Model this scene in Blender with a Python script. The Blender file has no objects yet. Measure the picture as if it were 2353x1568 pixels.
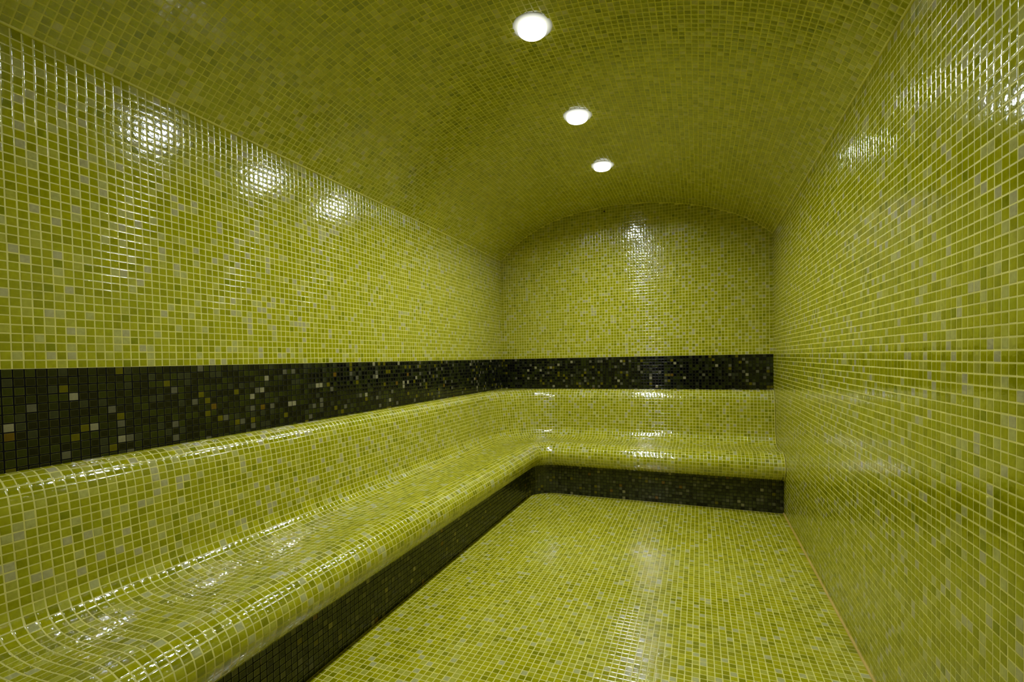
import bpy, math
import numpy as np
from mathutils import Matrix

C = bpy.context.scene.collection
rng = np.random.default_rng(11)

# ---------------------------------------------------------------- units
# One mosaic tile pitch is S metres; the room is laid out in tile pitches:
# X from the left wall, Y towards the back wall (back wall at Y = 0), Z from the floor.
S = 0.022
WID = 93.0            # room width
LEN = 179.0           # room length
ZB = 45.4             # top edge of the black band above the floor
SPRING = 38.25        # wall height above the band top, where the vault starts

# ---------------------------------------------------------------- camera
FPX, PX, PY = 1090.0, 1163.6, 850.1
cam_d = bpy.data.cameras.new('camera')
cam = bpy.data.objects.new('camera', cam_d)
C.objects.link(cam)
cam_d.sensor_width = 36.0
cam_d.lens = FPX * 36.0 / 2353.0
cam_d.shift_x = (1176.5 - PX) / 2353.0
cam_d.shift_y = (PY - 784.0) / 2353.0
cam_d.clip_start = 0.02
R = [[0.92704958, -0.37481284, 0.00971637],
     [0.37442120, 0.92682015, 0.02851632],
     [-0.01969361, -0.02279802, 0.99954610]]
M = Matrix(((R[0][0], R[0][2], -R[0][1]), (R[1][0], R[1][2], -R[1][1]), (R[2][0], R[2][2], -R[2][1]))).to_4x4()
M.translation = (70.83 * S, -171.5 * S, (ZB + 0.07) * S)
cam.matrix_world = M
bpy.context.scene.camera = cam

# ---------------------------------------------------------------- world, exposure
wd = bpy.data.worlds.new('world')
bpy.context.scene.world = wd
wd.use_nodes = True
wd.node_tree.nodes['Background'].inputs[0].default_value = (0.01, 0.01, 0.01, 1)
wd.node_tree.nodes['Background'].inputs[1].default_value = 1.0
vs = bpy.context.scene.view_settings
vs.view_transform = 'Standard'
vs.look = 'None'
vs.gamma = 1.0
vs.use_curve_mapping = False
vs.exposure = 0.0
cy = bpy.context.scene.cycles
cy.max_bounces = 10
cy.diffuse_bounces = 8
cy.glossy_bounces = 5
cy.sample_clamp_indirect = 150.0
cy.caustics_reflective = False
cy.caustics_refractive = False
cy.blur_glossy = 0.0

LAMP_POWER = 1110.0      # radiance of the lamp lenses
LAMP_COLOR = (0.875, 0.95, 1.0)
LAMP_Y = [-36.8, -66.5, -97.3, -131.5]

# ---------------------------------------------------------------- materials
def new_mat(name):
    m = bpy.data.materials.new(name)
    m.use_nodes = True
    nt = m.node_tree
    return m, nt, nt.nodes['Principled BSDF']

def lin(c):
    return tuple(((v / 255.0 + 0.055) / 1.055) ** 2.4 if v > 10 else v / 255.0 / 12.92 for v in c)

def tile_mat(name, stops, rough, wave, ior=1.9, gain=1.0):
    m, nt, b = new_mat(name)
    L = nt.links
    at = nt.nodes.new('ShaderNodeAttribute'); at.attribute_name = 'tint'
    ramp = nt.nodes.new('ShaderNodeValToRGB')
    ramp.color_ramp.interpolation = 'CONSTANT'
    els = ramp.color_ramp.elements
    while len(els) > 1:
        els.remove(els[-1])
    for i, (p, c) in enumerate(stops):
        e = els[0] if i == 0 else els.new(p)
        e.position = p
        e.color = tuple(v * gain for v in lin(c)) + (1,)
    L.new(at.outputs['Fac'], ramp.inputs[0])
    # faint cloudiness of the glass inside every tile
    tc = nt.nodes.new('ShaderNodeTexCoord')
    n1 = nt.nodes.new('ShaderNodeTexNoise'); n1.inputs['Scale'].default_value = 90.0; n1.inputs['Detail'].default_value = 3
    L.new(tc.outputs['Object'], n1.inputs['Vector'])
    mr = nt.nodes.new('ShaderNodeMapRange')
    mr.inputs['From Min'].default_value = 0.3; mr.inputs['From Max'].default_value = 0.7
    mr.inputs['To Min'].default_value = 0.88; mr.inputs['To Max'].default_value = 1.10
    L.new(n1.outputs['Fac'], mr.inputs['Value'])
    mx = nt.nodes.new('ShaderNodeVectorMath'); mx.operation = 'SCALE'
    L.new(ramp.outputs['Color'], mx.inputs[0]); L.new(mr.outputs['Result'], mx.inputs['Scale'])
    L.new(mx.outputs[0], b.inputs['Base Color'])
    ea = nt.nodes.new('ShaderNodeAttribute'); ea.attribute_name = 'edge'
    er = nt.nodes.new('ShaderNodeMapRange')
    er.inputs['To Min'].default_value = rough; er.inputs['To Max'].default_value = 0.11
    L.new(ea.outputs['Fac'], er.inputs['Value']); L.new(er.outputs['Result'], b.inputs['Roughness'])
    ei = nt.nodes.new('ShaderNodeMapRange')
    ei.inputs['To Min'].default_value = ior; ei.inputs['To Max'].default_value = 2.2 if ior > 1.7 else 2.0
    L.new(ea.outputs['Fac'], ei.inputs['Value']); L.new(ei.outputs['Result'], b.inputs['IOR'])
    # wavy pressed glass surface
    n2 = nt.nodes.new('ShaderNodeTexNoise'); n2.inputs['Scale'].default_value = 150.0; n2.inputs['Detail'].default_value = 1.5
    L.new(tc.outputs['Object'], n2.inputs['Vector'])
    bp = nt.nodes.new('ShaderNodeBump')
    bp.inputs['Strength'].default_value = 1.0
    bp.inputs['Distance'].default_value = wave
    L.new(n2.outputs['Fac'], bp.inputs['Height'])
    L.new(bp.outputs['Normal'], b.inputs['Normal'])
    return m

def grout_mat(name, col, var=0.12, rough=0.6, spec=0.5):
    m, nt, b = new_mat(name)
    L = nt.links
    tc = nt.nodes.new('ShaderNodeTexCoord')
    n1 = nt.nodes.new('ShaderNodeTexNoise'); n1.inputs['Scale'].default_value = 14.0; n1.inputs['Detail'].default_value = 5
    L.new(tc.outputs['Object'], n1.inputs['Vector'])
    r = nt.nodes.new('ShaderNodeValToRGB')
    c = lin(col)
    r.color_ramp.elements[0].position = 0.3; r.color_ramp.elements[1].position = 0.7
    r.color_ramp.elements[0].color = tuple(v * (1 - var) for v in c) + (1,)
    r.color_ramp.elements[1].color = tuple(min(1, v * (1 + var)) for v in c) + (1,)
    L.new(n1.outputs['Fac'], r.inputs[0]); L.new(r.outputs[0], b.inputs['Base Color'])
    b.inputs['Roughness'].default_value = rough
    b.inputs['Specular IOR Level'].default_value = spec
    return m

GREEN = [(0.00, (152, 151, 6)), (0.30, (160, 157, 8)), (0.48, (141, 140, 4)), (0.60, (166, 163, 22)),
         (0.70, (170, 167, 58)), (0.79, (176, 173, 96)), (0.86, (174, 168, 118)), (0.925, (156, 157, 10)),
         (0.975, (126, 130, 3))]
DARK = [(0.00, (28, 32, 9)), (0.30, (10, 11, 7)), (0.52, (42, 47, 11)), (0.68, (4, 5, 7)), (0.82, (46, 48, 30)),
        (0.90, (88, 85, 66)), (0.945, (136, 130, 98)), (0.96, (90, 84, 8)), (0.996, (96, 72, 14))]
PLINTH = [(0.00, (48, 51, 26)), (0.28, (34, 37, 20)), (0.48, (60, 63, 32)), (0.64, (15, 16, 12)), (0.76, (60, 61, 42)),
          (0.88, (84, 82, 58)), (0.95, (126, 120, 84)), (0.97, (92, 84, 14)), (0.99, (100, 72, 20))]
FLOORC = [(0.00, (160, 158, 8)), (0.26, (174, 170, 14)), (0.42, (146, 145, 5)), (0.58, (172, 170, 28)),
          (0.70, (178, 176, 64)), (0.79, (180, 178, 118)), (0.86, (164, 161, 8)), (0.94, (132, 133, 5))]

M_WALL = tile_mat('green_glass_tile', GREEN, 0.08, 0.00024)
M_FLOOR = tile_mat('floor_glass_tile', FLOORC, 0.06, 0.00024)
M_BACK = tile_mat('back_wall_glass_tile', GREEN, 0.07, 0.00036)
M_VAULT = tile_mat('vault_glass_tile', GREEN, 0.06, 0.0003, gain=1.15)
M_PLINTH = tile_mat('plinth_glass_tile', PLINTH, 0.09, 0.0003, 1.45)
M_DARK = tile_mat('black_glass_tile', DARK, 0.07, 0.00024, 1.45)
M_GROUT = grout_mat('yellow_grout', (218, 209, 112))
M_GROUT_C = grout_mat('ceiling_grout', (220, 212, 104))
M_BLACKG = grout_mat('black_grout', (7, 7, 7), rough=0.9, spec=0.15)
M_BEAD = grout_mat('joint_bead', (196, 168, 84))

def plain(name, col, rough, metal=0.0):
    m, nt, b = new_mat(name)
    n = nt.nodes.new('ShaderNodeTexNoise'); n.inputs['Scale'].default_value = 60
    r = nt.nodes.new('ShaderNodeValToRGB')
    c = lin(col)
    r.color_ramp.elements[0].color = tuple(v * 0.9 for v in c) + (1,)
    r.color_ramp.elements[1].color = c + (1,)
    nt.links.new(n.outputs['Fac'], r.inputs[0]); nt.links.new(r.outputs[0], b.inputs['Base Color'])
    b.inputs['Roughness'].default_value = rough
    b.inputs['Metallic'].default_value = metal
    return m
M_RIM = plain('glow_rim', (225, 225, 220), 0.35)
# added emission imitates the bloom around each lamp: rim bright, flange fading outwards
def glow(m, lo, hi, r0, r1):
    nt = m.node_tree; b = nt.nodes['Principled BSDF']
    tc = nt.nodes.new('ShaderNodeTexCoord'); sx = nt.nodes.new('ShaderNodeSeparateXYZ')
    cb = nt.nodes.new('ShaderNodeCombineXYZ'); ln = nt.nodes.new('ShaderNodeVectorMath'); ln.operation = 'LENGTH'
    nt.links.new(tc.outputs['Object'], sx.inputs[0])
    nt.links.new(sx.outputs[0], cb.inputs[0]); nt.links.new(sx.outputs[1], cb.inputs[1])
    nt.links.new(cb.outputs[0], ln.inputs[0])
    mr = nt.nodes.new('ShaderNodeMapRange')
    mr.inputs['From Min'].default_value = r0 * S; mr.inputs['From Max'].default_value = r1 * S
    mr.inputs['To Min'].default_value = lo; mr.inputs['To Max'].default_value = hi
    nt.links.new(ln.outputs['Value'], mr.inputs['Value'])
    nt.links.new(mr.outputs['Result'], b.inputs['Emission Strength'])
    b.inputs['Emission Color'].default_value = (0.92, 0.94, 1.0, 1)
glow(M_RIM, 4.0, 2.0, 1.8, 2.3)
M_HALO = plain('lamp_halo', (168, 165, 80), 0.3)
glow(M_HALO, 0.75, 0.06, 2.3, 3.3)
M_HOLE = plain('dark_hole', (12, 10, 8), 0.8)

M_LAMP = bpy.data.materials.new('lamp_lens_light')
M_LAMP.use_nodes = True
nt = M_LAMP.node_tree
nt.nodes.remove(nt.nodes['Principled BSDF'])
em = nt.nodes.new('ShaderNodeEmission')
em.inputs[0].default_value = LAMP_COLOR + (1,)
em.inputs[1].default_value = LAMP_POWER
nt.links.new(em.outputs[0], nt.nodes['Material Output'].inputs[0])
M_LAMP_WEAK = M_LAMP.copy(); M_LAMP_WEAK.name = 'weaker_lamp_lens_light'
M_LAMP_WEAK.node_tree.nodes['Emission'].inputs[1].default_value = LAMP_POWER * 0.5

# ---------------------------------------------------------------- mesh helpers
def props(o, label=None, cat=None, group=None, kind=None):
    for k, v in (('label', label), ('category', cat), ('group', group), ('kind', kind)):
        if v:
            o[k] = v
    return o

def nrm(v):
    return v / np.maximum(np.linalg.norm(v, axis=-1, keepdims=True), 1e-9)

def face_out(Q, N):
    Q = np.array(Q, float); N = np.array(N, float)
    c = np.cross(Q[:, 2] - Q[:, 0], Q[:, 3] - Q[:, 1])
    bad = (c * N.mean(1)).sum(1) < 0
    Q[bad] = Q[bad][:, [1, 0, 3, 2]]; N[bad] = N[bad][:, [1, 0, 3, 2]]
    return Q, N

def tile_geometry(Q, N, gap=0.055, edge=0.065, h=0.045, tilt=0.010, pillow=0.035, bias=(0, 0, 0)):
    """Q (n,4,3) tile cells counter-clockwise seen from the room, N (n,4,3) surface normals.
    Every tile becomes a flat face with four rounded edges standing proud of the grout."""
    n = len(Q)
    Q, N = face_out(Q, N)
    eu = nrm((Q[:, 1] - Q[:, 0]) + (Q[:, 2] - Q[:, 3]))[:, None, :]
    ev = nrm((Q[:, 3] - Q[:, 0]) + (Q[:, 2] - Q[:, 1]))[:, None, :]
    su = np.array([-1, 1, 1, -1])[None, :, None]; sv = np.array([-1, -1, 1, 1])[None, :, None]
    jit = rng.normal(0, 0.010, (n, 1, 2))
    shift = eu * jit[..., :1] + ev * jit[..., 1:]
    lift = rng.normal(0, 0.006, (n, 1, 1))
    out = Q - eu * su * gap - ev * sv * gap + shift - 0.01 * N
    inn = Q - eu * su * (gap + edge) - ev * sv * (gap + edge) + shift + (h + lift) * N
    t = rng.normal(0, tilt, (n, 1, 2))
    base = N + np.array(bias, float) + eu * t[..., :1] + ev * t[..., 1:]
    Nin = nrm(base + pillow * (eu * su + ev * sv))
    V = np.concatenate([inn, out], 1).reshape(-1, 3)
    # loop normals: the rounding of every edge only leans across that edge
    def side(a, b, c, d, lean):
        return np.stack([nrm(base[:, a] + lean), nrm(base[:, b] + lean), Nin[:, c], Nin[:, d]], 1)
    k = 0.38
    VN = np.stack([Nin, side(0, 1, 1, 0, -k * ev[:, 0]), side(1, 2, 2, 1, k * eu[:, 0]),
                   side(2, 3, 3, 2, k * ev[:, 0]), side(3, 0, 0, 3, -k * eu[:, 0])], 1).reshape(-1, 3)
    f = np.array([[0, 1, 2, 3], [4, 5, 1, 0], [5, 6, 2, 1], [6, 7, 3, 2], [7, 4, 0, 3]])
    F = (np.arange(n)[:, None, None] * 8 + f[None]).reshape(-1, 4)
    T = np.repeat(rng.random(n), 5)
    E = np.tile([0, 1, 1, 1, 1], n)
    return V, VN, F, T, E

def build(name, tiles, slabs, mats, parent=None, tile_kw=None):
    """tiles: list of (Q, N) arrays; slabs: list of quad arrays (k,4,3) with normals, used as the grout bed."""
    Vs, Ns, Fs, Ts, Ms, Es = [], [], [], [], [], []
    off = 0
    for Q, N in tiles:
        V, VN, F, T, E = tile_geometry(Q, N, **(tile_kw or {}))
        Vs.append(V); Ns.append(VN); Fs.append(F + off); Ts.append(T); Es.append(E); Ms.append(np.zeros(len(F), int))
        off += len(V)
    for Q, N in slabs:
        Q, N = face_out(Q, N)
        k = len(Q)
        Vs.append(Q.reshape(-1, 3)); Ns.append(N.reshape(-1, 3))
        Fs.append(np.arange(k * 4).reshape(-1, 4) + off); Ts.append(np.zeros(k)); Es.append(np.zeros(k)); Ms.append(np.ones(k, int))
        off += k * 4
    V = np.concatenate(Vs).copy(); V[:, 2] += ZB
    V *= S
    VN = np.concatenate(Ns); F = np.concatenate(Fs); T = np.concatenate(Ts); MI = np.concatenate(Ms)
    me = bpy.data.meshes.new(name)
    me.vertices.add(len(V)); me.vertices.foreach_set('co', V.astype(np.float32).ravel())
    me.loops.add(F.size); me.loops.foreach_set('vertex_index', F.astype(np.int32).ravel())
    me.polygons.add(len(F)); me.polygons.foreach_set('loop_start', np.arange(0, F.size, 4, dtype=np.int32))
    me.polygons.foreach_set('material_index', MI.astype(np.int32))
    me.update(calc_edges=True)
    a = me.attributes.new('tint', 'FLOAT', 'FACE'); a.data.foreach_set('value', T.astype(np.float32))
    a = me.attributes.new('edge', 'FLOAT', 'FACE'); a.data.foreach_set('value', np.concatenate(Es).astype(np.float32))
    me.shade_smooth()
    me.normals_split_custom_set(VN.astype(np.float32))
    for m in mats:
        me.materials.append(m)
    o = bpy.data.objects.new(name, me); C.objects.link(o)
    if parent:
        o.parent = parent
    return o

def grid(o, u, v, us, vs, normal, keep=None):
    """planar grid of cells: origin o, unit axes u, v, breakpoints us, vs"""
    o, u, v, nr = map(lambda a: np.asarray(a, float), (o, u, v, normal))
    A, B = np.meshgrid(np.arange(len(us) - 1), np.arange(len(vs) - 1), indexing='ij')
    A, B = A.ravel(), B.ravel()
    us, vs = np.asarray(us), np.asarray(vs)
    cs = [(us[A], vs[B]), (us[A + 1], vs[B]), (us[A + 1], vs[B + 1]), (us[A], vs[B + 1])]
    Q = np.stack([o + a[:, None] * u + b[:, None] * v for a, b in cs], 1)
    if keep is not None:
        Q = Q[keep(Q)]
    return Q, np.broadcast_to(nr, Q.shape).copy()

def steps(a, b, phase=0.0, minw=0.3):
    """grout lines every pitch between a and b, at integer + phase"""
    k = np.arange(math.ceil(a - phase), math.floor(b - phase) + 1) + phase
    k = k[(k > a + minw) & (k < b - minw)]
    return np.concatenate([[a], k, [b]])

# vault curve (x, z above band top)
ax = [0, 9.1, 17.8, 26.2, 34.3, 42.1, 49.7, 56.9, 64.0, 70.8, 77.4, 83.8, 88.7, 93.0]
az = [SPRING, 45.5, 49.7, 52.1, 53.3, 53.75, 53.6, 52.9, 51.7, 50.1, 47.9, 45.0, 42.0, SPRING]
def natural_spline(xs, ys, xq):
    xs = np.array(xs, float); ys = np.array(ys, float); n = len(xs); h = np.diff(xs)
    A = np.zeros((n, n)); r = np.zeros(n); A[0, 0] = A[-1, -1] = 1
    for i in range(1, n - 1):
        A[i, i - 1:i + 2] = h[i - 1], 2 * (h[i - 1] + h[i]), h[i]
        r[i] = 3 * ((ys[i + 1] - ys[i]) / h[i] - (ys[i] - ys[i - 1]) / h[i - 1])
    c = np.linalg.solve(A, r)
    i = np.clip(np.searchsorted(xs, xq) - 1, 0, n - 2); d = xq - xs[i]
    b = (ys[i + 1] - ys[i]) / h[i] - h[i] * (2 * c[i] + c[i + 1]) / 3
    return ys[i] + b * d + c[i] * d ** 2 + (c[i + 1] - c[i]) / (3 * h[i]) * d ** 3
XQ = np.linspace(0, WID, 800)
ZQ = natural_spline(ax, az, XQ)
def resample(px, pz, n=None):
    s = np.concatenate([[0], np.cumsum(np.hypot(np.diff(px), np.diff(pz)))])
    if n is None:
        n = int(round(s[-1]))
    t = np.linspace(0, s[-1], n + 1)
    return np.interp(t, s, px), np.interp(t, s, pz)

# ---------------------------------------------------------------- room shell
PH_L = -0.14   # phase of the vertical grout lines
PH_R = -0.18
TK_WALL = dict(tilt=0.006, pillow=0.02)

# left wall above the band; the grout bed runs the full height
left_t = grid((0, 0, 0), (0, -1, 0), (0, 0, 1), -steps(-LEN, 0, PH_L)[::-1], steps(0, SPRING), (1, 0, 0))
o = build('wall_left', [left_t],
          [grid((0, 0, 0), (0, -1, 0), (0, 0, 1), [0, LEN], [-ZB, SPRING], (1, 0, 0))], [M_WALL, M_GROUT], tile_kw=dict(TK_WALL, bias=(0, 0.012, -0.015)))
props(o, 'left wall of small glossy lime green mosaic tiles with yellowish grout above the black band', kind='structure')

# back wall: rows follow the vault
def under_vault(Q):
    c = Q.mean(1)
    return c[:, 2] < np.interp(c[:, 0], XQ, ZQ) - 0.1
xs = np.concatenate([[0.0], np.arange(1, 94)])
back_t = grid((0, 0, 0), (1, 0, 0), (0, 0, 1), xs, np.arange(0, 56), (0, -1, 0), under_vault)
Qb, Nb = back_t
Qb = Qb.copy(); Qb[..., 2] = np.minimum(Qb[..., 2], np.interp(Qb[..., 0], XQ, ZQ))
xa = XQ[::8]; xa = np.append(xa, WID) if xa[-1] < WID else xa
za = np.interp(xa, XQ, ZQ)
slab = np.array([[[xa[i], 0, -ZB], [xa[i + 1], 0, -ZB], [xa[i + 1], 0, za[i + 1]], [xa[i], 0, za[i]]] for i in range(len(xa) - 1)])
wb = build('wall_back', [(Qb, Nb)], [(slab, np.broadcast_to([0, -1.0, 0], slab.shape))], [M_BACK, M_GROUT], tile_kw=dict(tilt=0.013, pillow=0.03))
props(wb, 'arched back wall of lime green mosaic tiles with bright lamp glints down its middle', kind='structure')

# right wall
right_t = grid((WID, 0, 0), (0, 1, 0), (0, 0, 1), steps(-LEN, 0, PH_R), steps(-ZB, SPRING), (-1, 0, 0))
o = build('wall_right', [right_t],
          [grid((WID, 0, 0), (0, 1, 0), (0, 0, 1), [-LEN, 0], [-ZB, SPRING], (-1, 0, 0))], [M_WALL, M_GROUT], tile_kw=TK_WALL)
props(o, 'right wall of lime green mosaic tiles running from floor to vault without any black band', kind='structure')

# wall behind the camera
fs = slab.copy(); fs[..., 1] = -LEN
Qf, Nf = Qb.copy(), -Nb
Qf[..., 1] = -LEN
low = grid((0, -LEN, 0), (1, 0, 0), (0, 0, 1), xs, steps(-ZB, 0), (0, 1, 0))
o = build('wall_front', [(Qf, Nf), low], [(fs, np.broadcast_to([0, 1.0, 0], fs.shape))], [M_WALL, M_GROUT], tile_kw=TK_WALL)
props(o, 'end wall of lime green mosaic tiles behind the viewer', kind='structure')

# unseen dark glass door, added behind the camera to absorb light
M_ABSORBER = plain('absorber_glass', (16, 17, 15), 0.06)
M_STEEL = plain('brushed_steel', (150, 150, 148), 0.3, 1.0)
def boxes(name, bl, mat, parent=None):
    V, F = [], []
    for (x0, x1, y0, y1, z0, z1) in bl:
        k = len(V)
        V += [(x * S, y * S, z * S) for x in (x0, x1) for y in (y0, y1) for z in (z0, z1)]
        F += [tuple(k + i for i in f) for f in ((0, 1, 3, 2), (4, 6, 7, 5), (0, 4, 5, 1), (2, 3, 7, 6), (0, 2, 6, 4), (1, 5, 7, 3))]
    me = bpy.data.meshes.new(name); me.from_pydata(V, [], F); me.update()
    me.materials.append(mat)
    o = bpy.data.objects.new(name, me); C.objects.link(o)
    if parent:
        o.parent = parent
    bv = o.modifiers.new('bevel', 'BEVEL'); bv.width = 0.002; bv.segments = 2
    return o
dr = boxes('absorber_door', [(34, 88, -LEN + 0.1, -LEN + 0.6, 0.3, 88)], M_ABSORBER)
props(dr, 'unseen dark glass door, added behind the viewer to absorb light', kind='structure')
boxes('absorber_frame', [(32.5, 34, -LEN + 0.1, -LEN + 1.2, 0.2, 90), (88, 89.5, -LEN + 0.1, -LEN + 1.2, 0.2, 90), (34, 88, -LEN + 0.1, -LEN + 1.2, 88, 90)], M_STEEL, dr)
boxes('absorber_handle', [(37, 38, -LEN + 1.6, -LEN + 2.4, 38, 60), (37.2, 37.8, -LEN + 0.5, -LEN + 1.7, 41, 42), (37.2, 37.8, -LEN + 0.5, -LEN + 1.7, 56, 57)], M_STEEL, dr)

# vaulted ceiling
cx, cz = resample(XQ, ZQ)
tx = np.gradient(cx); tz = np.gradient(cz); tl = np.hypot(tx, tz); nx, nz = tz / tl, -tx / tl
ys = steps(-LEN, 0, PH_L)
I, J = np.meshgrid(np.arange(len(cx) - 1), np.arange(len(ys) - 1), indexing='ij'); I, J = I.ravel(), J.ravel()
def cv(i, j):
    return np.stack([cx[i], ys[j], cz[i]], 1), np.stack([nx[i], 0 * nx[i], nz[i]], 1)
c4 = [cv(I, J), cv(I, J + 1), cv(I + 1, J + 1), cv(I + 1, J)]
Qc = np.stack([a for a, b in c4], 1); Nc = np.stack([b for a, b in c4], 1)
# tiles are cut away where the lamps sit
cen = Qc.mean(1)
lampx = 46.5
far = np.ones(len(Qc), bool)
for ly in LAMP_Y:
    far &= np.hypot(cen[:, 0] - lampx, cen[:, 1] - ly) > 3.0
Qct, Nct = Qc[far], Nc[far]
ends = [np.stack([np.stack([cx[i], y, cz[i]]) for i, y in ((k, -LEN), (k, 0), (k + 1, 0), (k + 1, -LEN))]) for k in range(len(cx) - 1)]
nends = [np.stack([np.array([nx[i], 0, nz[i]]) for i in (k, k, k + 1, k + 1)]) for k in range(len(cx) - 1)]
o = build('ceiling', [(Qct, Nct)], [(np.array(ends), np.array(nends))], [M_VAULT, M_GROUT_C], tile_kw=dict(tilt=0.012, pillow=0.03, h=0.035))
props(o, 'barrel vaulted ceiling of small olive green mosaic tiles with round lamps along its crown', kind='structure')

# ---------------------------------------------------------------- bench geometry
R0 = 27.0    # plan centre of the rounded inner corner
BASE_D = 18.5
prof_back = [(0.07, -11.45), (0.9, -11.5), (1.8, -11.85), (2.5, -12.5), (3.0, -13.4), (3.3, -14.5),
             (3.75, -18.5), (4.25, -22.5), (4.6, -25.0)]
prof_seat = [(4.6, -25.0), (4.95, -26.2), (5.75, -27.3), (7.1, -28.05), (8.9, -28.4), (12, -28.5), (16.5, -28.2), (18.6, -28.1),
             (20.3, -28.5), (21.6, -29.3), (22.5, -30.5), (22.8, -31.9), (22.5, -33.3), (21.7, -34.5), (20.3, -35.4), (18.5, -35.9)]
def smooth(p, n=None):
    p = np.array(p, float)
    s = np.concatenate([[0], np.cumsum(np.hypot(*np.diff(p, axis=0).T))])
    t = np.linspace(0, s[-1], 300)
    a, b = natural_spline(s, p[:, 0], t), natural_spline(s, p[:, 1], t)
    return resample(a, b, n)

def sweep(pd, pz, yend):
    """tile cells and normals of a profile swept along the left wall, round the corner and along the back wall"""
    Q, N = [], []
    SQ, SN = [], []
    td, tz = np.gradient(pd), np.gradient(pz); l = np.hypot(td, tz)
    nd, nzz = -tz / l, td / l      # points towards the room
    for i in range(len(pd) - 1):
        dm = 0.5 * (pd[i] + pd[i + 1]); rad = R0 - dm
        # straight left: Y from yend to -R0
        yl = steps(yend, -R0, PH_L)
        na = 36 if rad > 20.5 else max(3, int(round(rad * math.pi / 2)))
        th = np.linspace(0, math.pi / 2, na + 1)
        xl = np.concatenate([np.linspace(R0, 28, 2), np.arange(29, 93), [WID - 0.09]])
        def at(k, par):
            d, z, a, b = pd[k], pz[k], nd[k], nzz[k]
            kind, t = par
            if kind == 0:
                return (d, t, z), (a, 0, b)
            if kind == 1:
                ct, st = math.cos(t), math.sin(t)
                return (R0 - (R0 - d) * ct, -R0 + (R0 - d) * st, z), (a * ct, -a * st, b)
            return (t, -d, z), (0, -a, b)
        pars = [(0, y) for y in yl] + [(1, t) for t in th[1:]] + [(2, x) for x in xl[1:]]
        top = [at(i, p) for p in pars]; bot = [at(i + 1, p) for p in pars]
        for k in range(len(pars) - 1):
            Q.append([bot[k][0], bot[k + 1][0], top[k + 1][0], top[k][0]])
            N.append([bot[k][1], bot[k + 1][1], top[k + 1][1], top[k][1]])
        SQp = [(0, yend), (0, -R0)] + [(1, t) for t in np.linspace(0, math.pi / 2, 61)[1:]] + [(2, WID - 0.09)]
        top = [at(i, p) for p in SQp]; bot = [at(i + 1, p) for p in SQp]
        for k in range(len(SQp) - 1):
            SQ.append([bot[k][0], bot[k + 1][0], top[k + 1][0], top[k][0]])
            SN.append([bot[k][1], bot[k + 1][1], top[k + 1][1], top[k][1]])
    return (np.array(Q), np.array(N)), (np.array(SQ), np.array(SN))

bench = bpy.data.objects.new('corner_bench', None); C.objects.link(bench)
bench.location = (BASE_D * S, -60 * S, 0)
props(bench, 'L-shaped built-in bench of lime green mosaic tiles along the left and back walls', 'bench')
def to_bench(o):
    o.parent = bench
    o.matrix_parent_inverse = Matrix.Translation(-bench.location)
    return o
TK_B = dict(tilt=0.014, pillow=0.03)

bd, bz = smooth(prof_back)
t1, s1 = sweep(bd, bz, -LEN + 0.09)
# flat lid in the corner between the square walls and the rounded backrest
def in_corner(Q):
    return (np.hypot(Q[..., 0] - R0, Q[..., 1] + R0).min(1) > R0 - 0.4)
lid = grid((0, 0, -11.47), (1, 0, 0), (0, 1, 0), np.concatenate([[0.07], np.arange(1, 28.0)]), np.concatenate([np.arange(-27.0, 0), [-0.07]]), (0, 0, 1), in_corner)
th = np.linspace(0, math.pi / 2, 13)
lq = []
for k in range(12):
    p = [(R0 - (R0 - 0.07) * math.cos(t), -R0 + (R0 - 0.07) * math.sin(t), -11.46) for t in (th[k], th[k + 1])]
    lq.append([p[0], p[1], (0.07, -0.07, -11.46), (0.07, -0.07, -11.46 + 1e-4)])
lq = np.array(lq)
to_bench(build('backrest', [t1, lid], [s1, (lq, np.broadcast_to([0, 0, 1.0], lq.shape))], [M_WALL, M_GROUT], tile_kw=TK_B))
sd, sz = smooth(prof_seat)
t2, s2 = sweep(sd, sz, -LEN + 0.09)
to_bench(build('seat', [t2], [s2], [M_FLOOR, M_GROUT], tile_kw=TK_B))
pd = np.full(11, BASE_D); pz = np.linspace(-35.7, -ZB, 11)
t3, s3 = sweep(pd, pz, -LEN + 0.09)
o = to_bench(build('plinth', [t3], [s3], [M_PLINTH, M_BLACKG], tile_kw=dict(tilt=0.012, pillow=0.03)))
o['label'] = 'recessed plinth of black mosaic tiles'

# ---------------------------------------------------------------- black bands
def band(name, label, flip):
    zs = np.concatenate([[-11.5], np.arange(-11, 1)])
    if name == 'trim_1':
        g = grid((0.03, 0, 0), (0, -1, 0), (0, 0, 1), -steps(-LEN, 0, PH_L)[::-1], zs, (1, 0, 0))
        s = grid((0.03, 0, 0), (0, -1, 0), (0, 0, 1), [0, LEN], [-11.5, 0.0], (1, 0, 0))
    else:
        g = grid((0, -0.03, 0), (1, 0, 0), (0, 0, 1), xs, zs, (0, -1, 0))
        s = grid((0, -0.03, 0), (1, 0, 0), (0, 0, 1), [0, WID], [-11.5, 0.0], (0, -1, 0))
    o = build(name, [g], [s], [M_DARK, M_BLACKG], tile_kw=TK_WALL)
    props(o, label, kind='structure')
band('trim_1', 'band of black mosaic tiles along the left wall above the bench back', False)
band('trim_2', 'band of black mosaic tiles across the back wall above the bench back', False)

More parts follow.
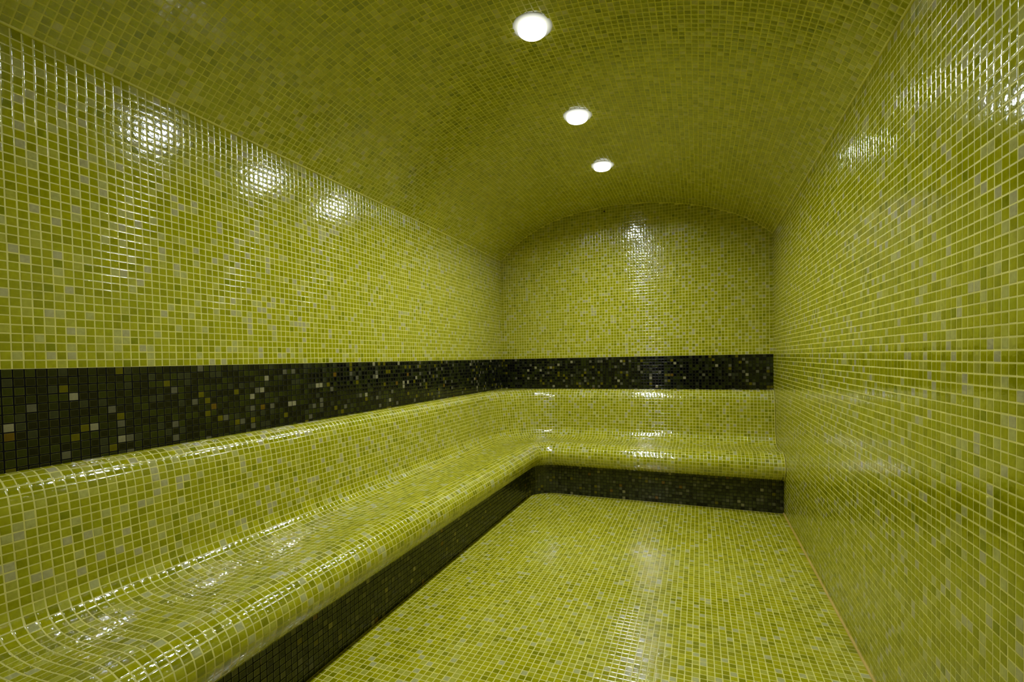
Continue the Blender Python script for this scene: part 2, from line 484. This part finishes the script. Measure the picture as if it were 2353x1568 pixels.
# ---------------------------------------------------------------- floor
def on_floor(Q):
    c = Q.mean(1)
    inside = (c[:, 0] > BASE_D) & (c[:, 1] < -BASE_D)
    dx, dy = R0 - c[:, 0], c[:, 1] + R0
    corner = (dx > 0) & (dy > 0) & (np.hypot(dx, dy) > R0 - BASE_D)
    return inside & ~corner
fl = grid((0, 0, -ZB), (1, 0, 0), (0, 1, 0), np.concatenate([np.arange(17.6, 92.5), [93]]), steps(-LEN, -17, 0.3), (0, 0, 1), on_floor)
o = build('floor', [fl], [grid((0, 0, -ZB), (1, 0, 0), (0, 1, 0), [0, WID], [-LEN, 0], (0, 0, 1))],
          [M_FLOOR, M_GROUT], tile_kw=dict(tilt=0.008, pillow=0.02))
props(o, 'floor of lime and grey green mosaic tiles with a white lamp glare streak', kind='structure')

# ---------------------------------------------------------------- joint beads
def tube(name, pts, r, mat, label=None, seg=8, parent=None, kind='structure'):
    pts = np.array(pts, float)
    tan = nrm(np.gradient(pts, axis=0))
    V, F = [], []
    for k, (p, t) in enumerate(zip(pts, tan)):
        a = np.cross(t, [0.3, 0.5, 0.81]); a /= np.linalg.norm(a); b = np.cross(t, a)
        for m in range(seg):
            w = 2 * math.pi * m / seg
            V.append(((p + r * (a * math.cos(w) + b * math.sin(w))) + [0, 0, ZB]) * S)
    for k in range(len(pts) - 1):
        for m in range(seg):
            m2 = (m + 1) % seg
            F.append((k * seg + m, k * seg + m2, (k + 1) * seg + m2, (k + 1) * seg + m))
    F.append(tuple(range(seg))); F.append(tuple(range((len(pts) - 1) * seg, len(pts) * seg))[::-1])
    me = bpy.data.meshes.new(name); me.from_pydata([tuple(v) for v in V], [], F); me.update(); me.shade_smooth()
    me.materials.append(mat)
    o = bpy.data.objects.new(name, me); C.objects.link(o)
    if kind:
        o['kind'] = kind
    if label:
        o['label'] = label
    return o
tube('trim_3', [(WID - 0.05, y, -ZB + 0.05) for y in np.linspace(-LEN, -18, 30)], 0.26, M_BEAD, 'thin yellow grout joint where the floor meets the right wall')
tube('trim_4', [(0.05, y, SPRING) for y in np.linspace(-LEN, 0, 30)], 0.2, M_GROUT_C, 'thin yellow grout joint where the left wall meets the vault')
tube('trim_5', [(WID - 0.05, y, SPRING) for y in np.linspace(-LEN, 0, 30)], 0.2, M_GROUT_C, 'thin yellow grout joint where the right wall meets the vault')
tube('trim_6', [(a, -0.03, b) for a, b in zip(cx, cz)], 0.15, M_GROUT_C, 'thin arched grout joint between the back wall and the vault')
pp = [(WID - 0.21, -d - 0.05 - 0.2 * (d < 1), z) for d, z in zip(np.concatenate([bd, sd[1:]]), np.concatenate([bz, sz[1:]]))]
o = to_bench(tube('end_joint', pp, 0.11, M_GROUT, 'thin yellow grout joint against the right wall', kind=None))

# small dark hole near the top of the back wall
hx, hz = 40.3, 52.0
me = bpy.data.meshes.new('hole')
n = 14
vsn = [((hx + 0.33 * math.cos(6.2832 * k / n) * (1 + 0.12 * math.sin(3 * k))) * S, -0.075 * S, (hz + 0.33 * math.sin(6.2832 * k / n) + ZB) * S) for k in range(n)]
vsn += [(v[0], -0.0, v[2]) for v in vsn]
me.from_pydata(vsn, [], [tuple(range(n))] + [(k, (k + 1) % n, n + (k + 1) % n, n + k) for k in range(n)])
me.materials.append(M_HOLE)
o = bpy.data.objects.new('hole', me); C.objects.link(o); o.parent = wb

# ---------------------------------------------------------------- ceiling lamps
zl = float(np.interp(lampx, XQ, ZQ))
sl = float(np.interp(lampx + 2, XQ, ZQ) - np.interp(lampx - 2, XQ, ZQ)) / 4
def lathe(name, prof, mat, parent, seg=48):
    V, F = [], []
    k = len(prof)
    for j in range(seg):
        w = 2 * math.pi * j / seg
        for r, z in prof:
            V.append((r * math.cos(w) * S, r * math.sin(w) * S, z * S))
    for j in range(seg):
        j2 = (j + 1) % seg
        for i in range(k - 1):
            F.append((j * k + i, j2 * k + i, j2 * k + i + 1, j * k + i + 1))
    me = bpy.data.meshes.new(name); me.from_pydata(V, [], F); me.update(); me.shade_smooth()
    me.materials.append(mat)
    o = bpy.data.objects.new(name, me); C.objects.link(o); o.parent = parent
    return o
def lamp():
    t = bpy.data.objects.new('ceiling_lamp', None); C.objects.link(t)
    lathe('halo', [(3.3, 0.06), (3.3, -0.05), (3.15, -0.08), (2.3, -0.10)], M_HALO, t)['label'] = 'bloom-imitating flange ring'
    lathe('rim', [(2.3, 0.0), (2.36, -0.45), (2.3, -0.85), (2.1, -1.05), (1.9, -1.0), (1.45, -0.40)], M_RIM, t)['label'] = 'ring imitating the lamp bloom'
    lathe('lens', [(1.47, -0.40), (1.1, -0.46), (0.6, -0.48), (0.0001, -0.49)], M_LAMP, t)
    return t
labels = ['round white ceiling lamp farthest from the viewer, nearest the arched back wall',
          'middle one of the three round ceiling lamps in view',
          'largest and nearest of the three round ceiling lamps, at the top edge of the photo',
          'round ceiling lamp overhead, out of view above the top edge of the photo']
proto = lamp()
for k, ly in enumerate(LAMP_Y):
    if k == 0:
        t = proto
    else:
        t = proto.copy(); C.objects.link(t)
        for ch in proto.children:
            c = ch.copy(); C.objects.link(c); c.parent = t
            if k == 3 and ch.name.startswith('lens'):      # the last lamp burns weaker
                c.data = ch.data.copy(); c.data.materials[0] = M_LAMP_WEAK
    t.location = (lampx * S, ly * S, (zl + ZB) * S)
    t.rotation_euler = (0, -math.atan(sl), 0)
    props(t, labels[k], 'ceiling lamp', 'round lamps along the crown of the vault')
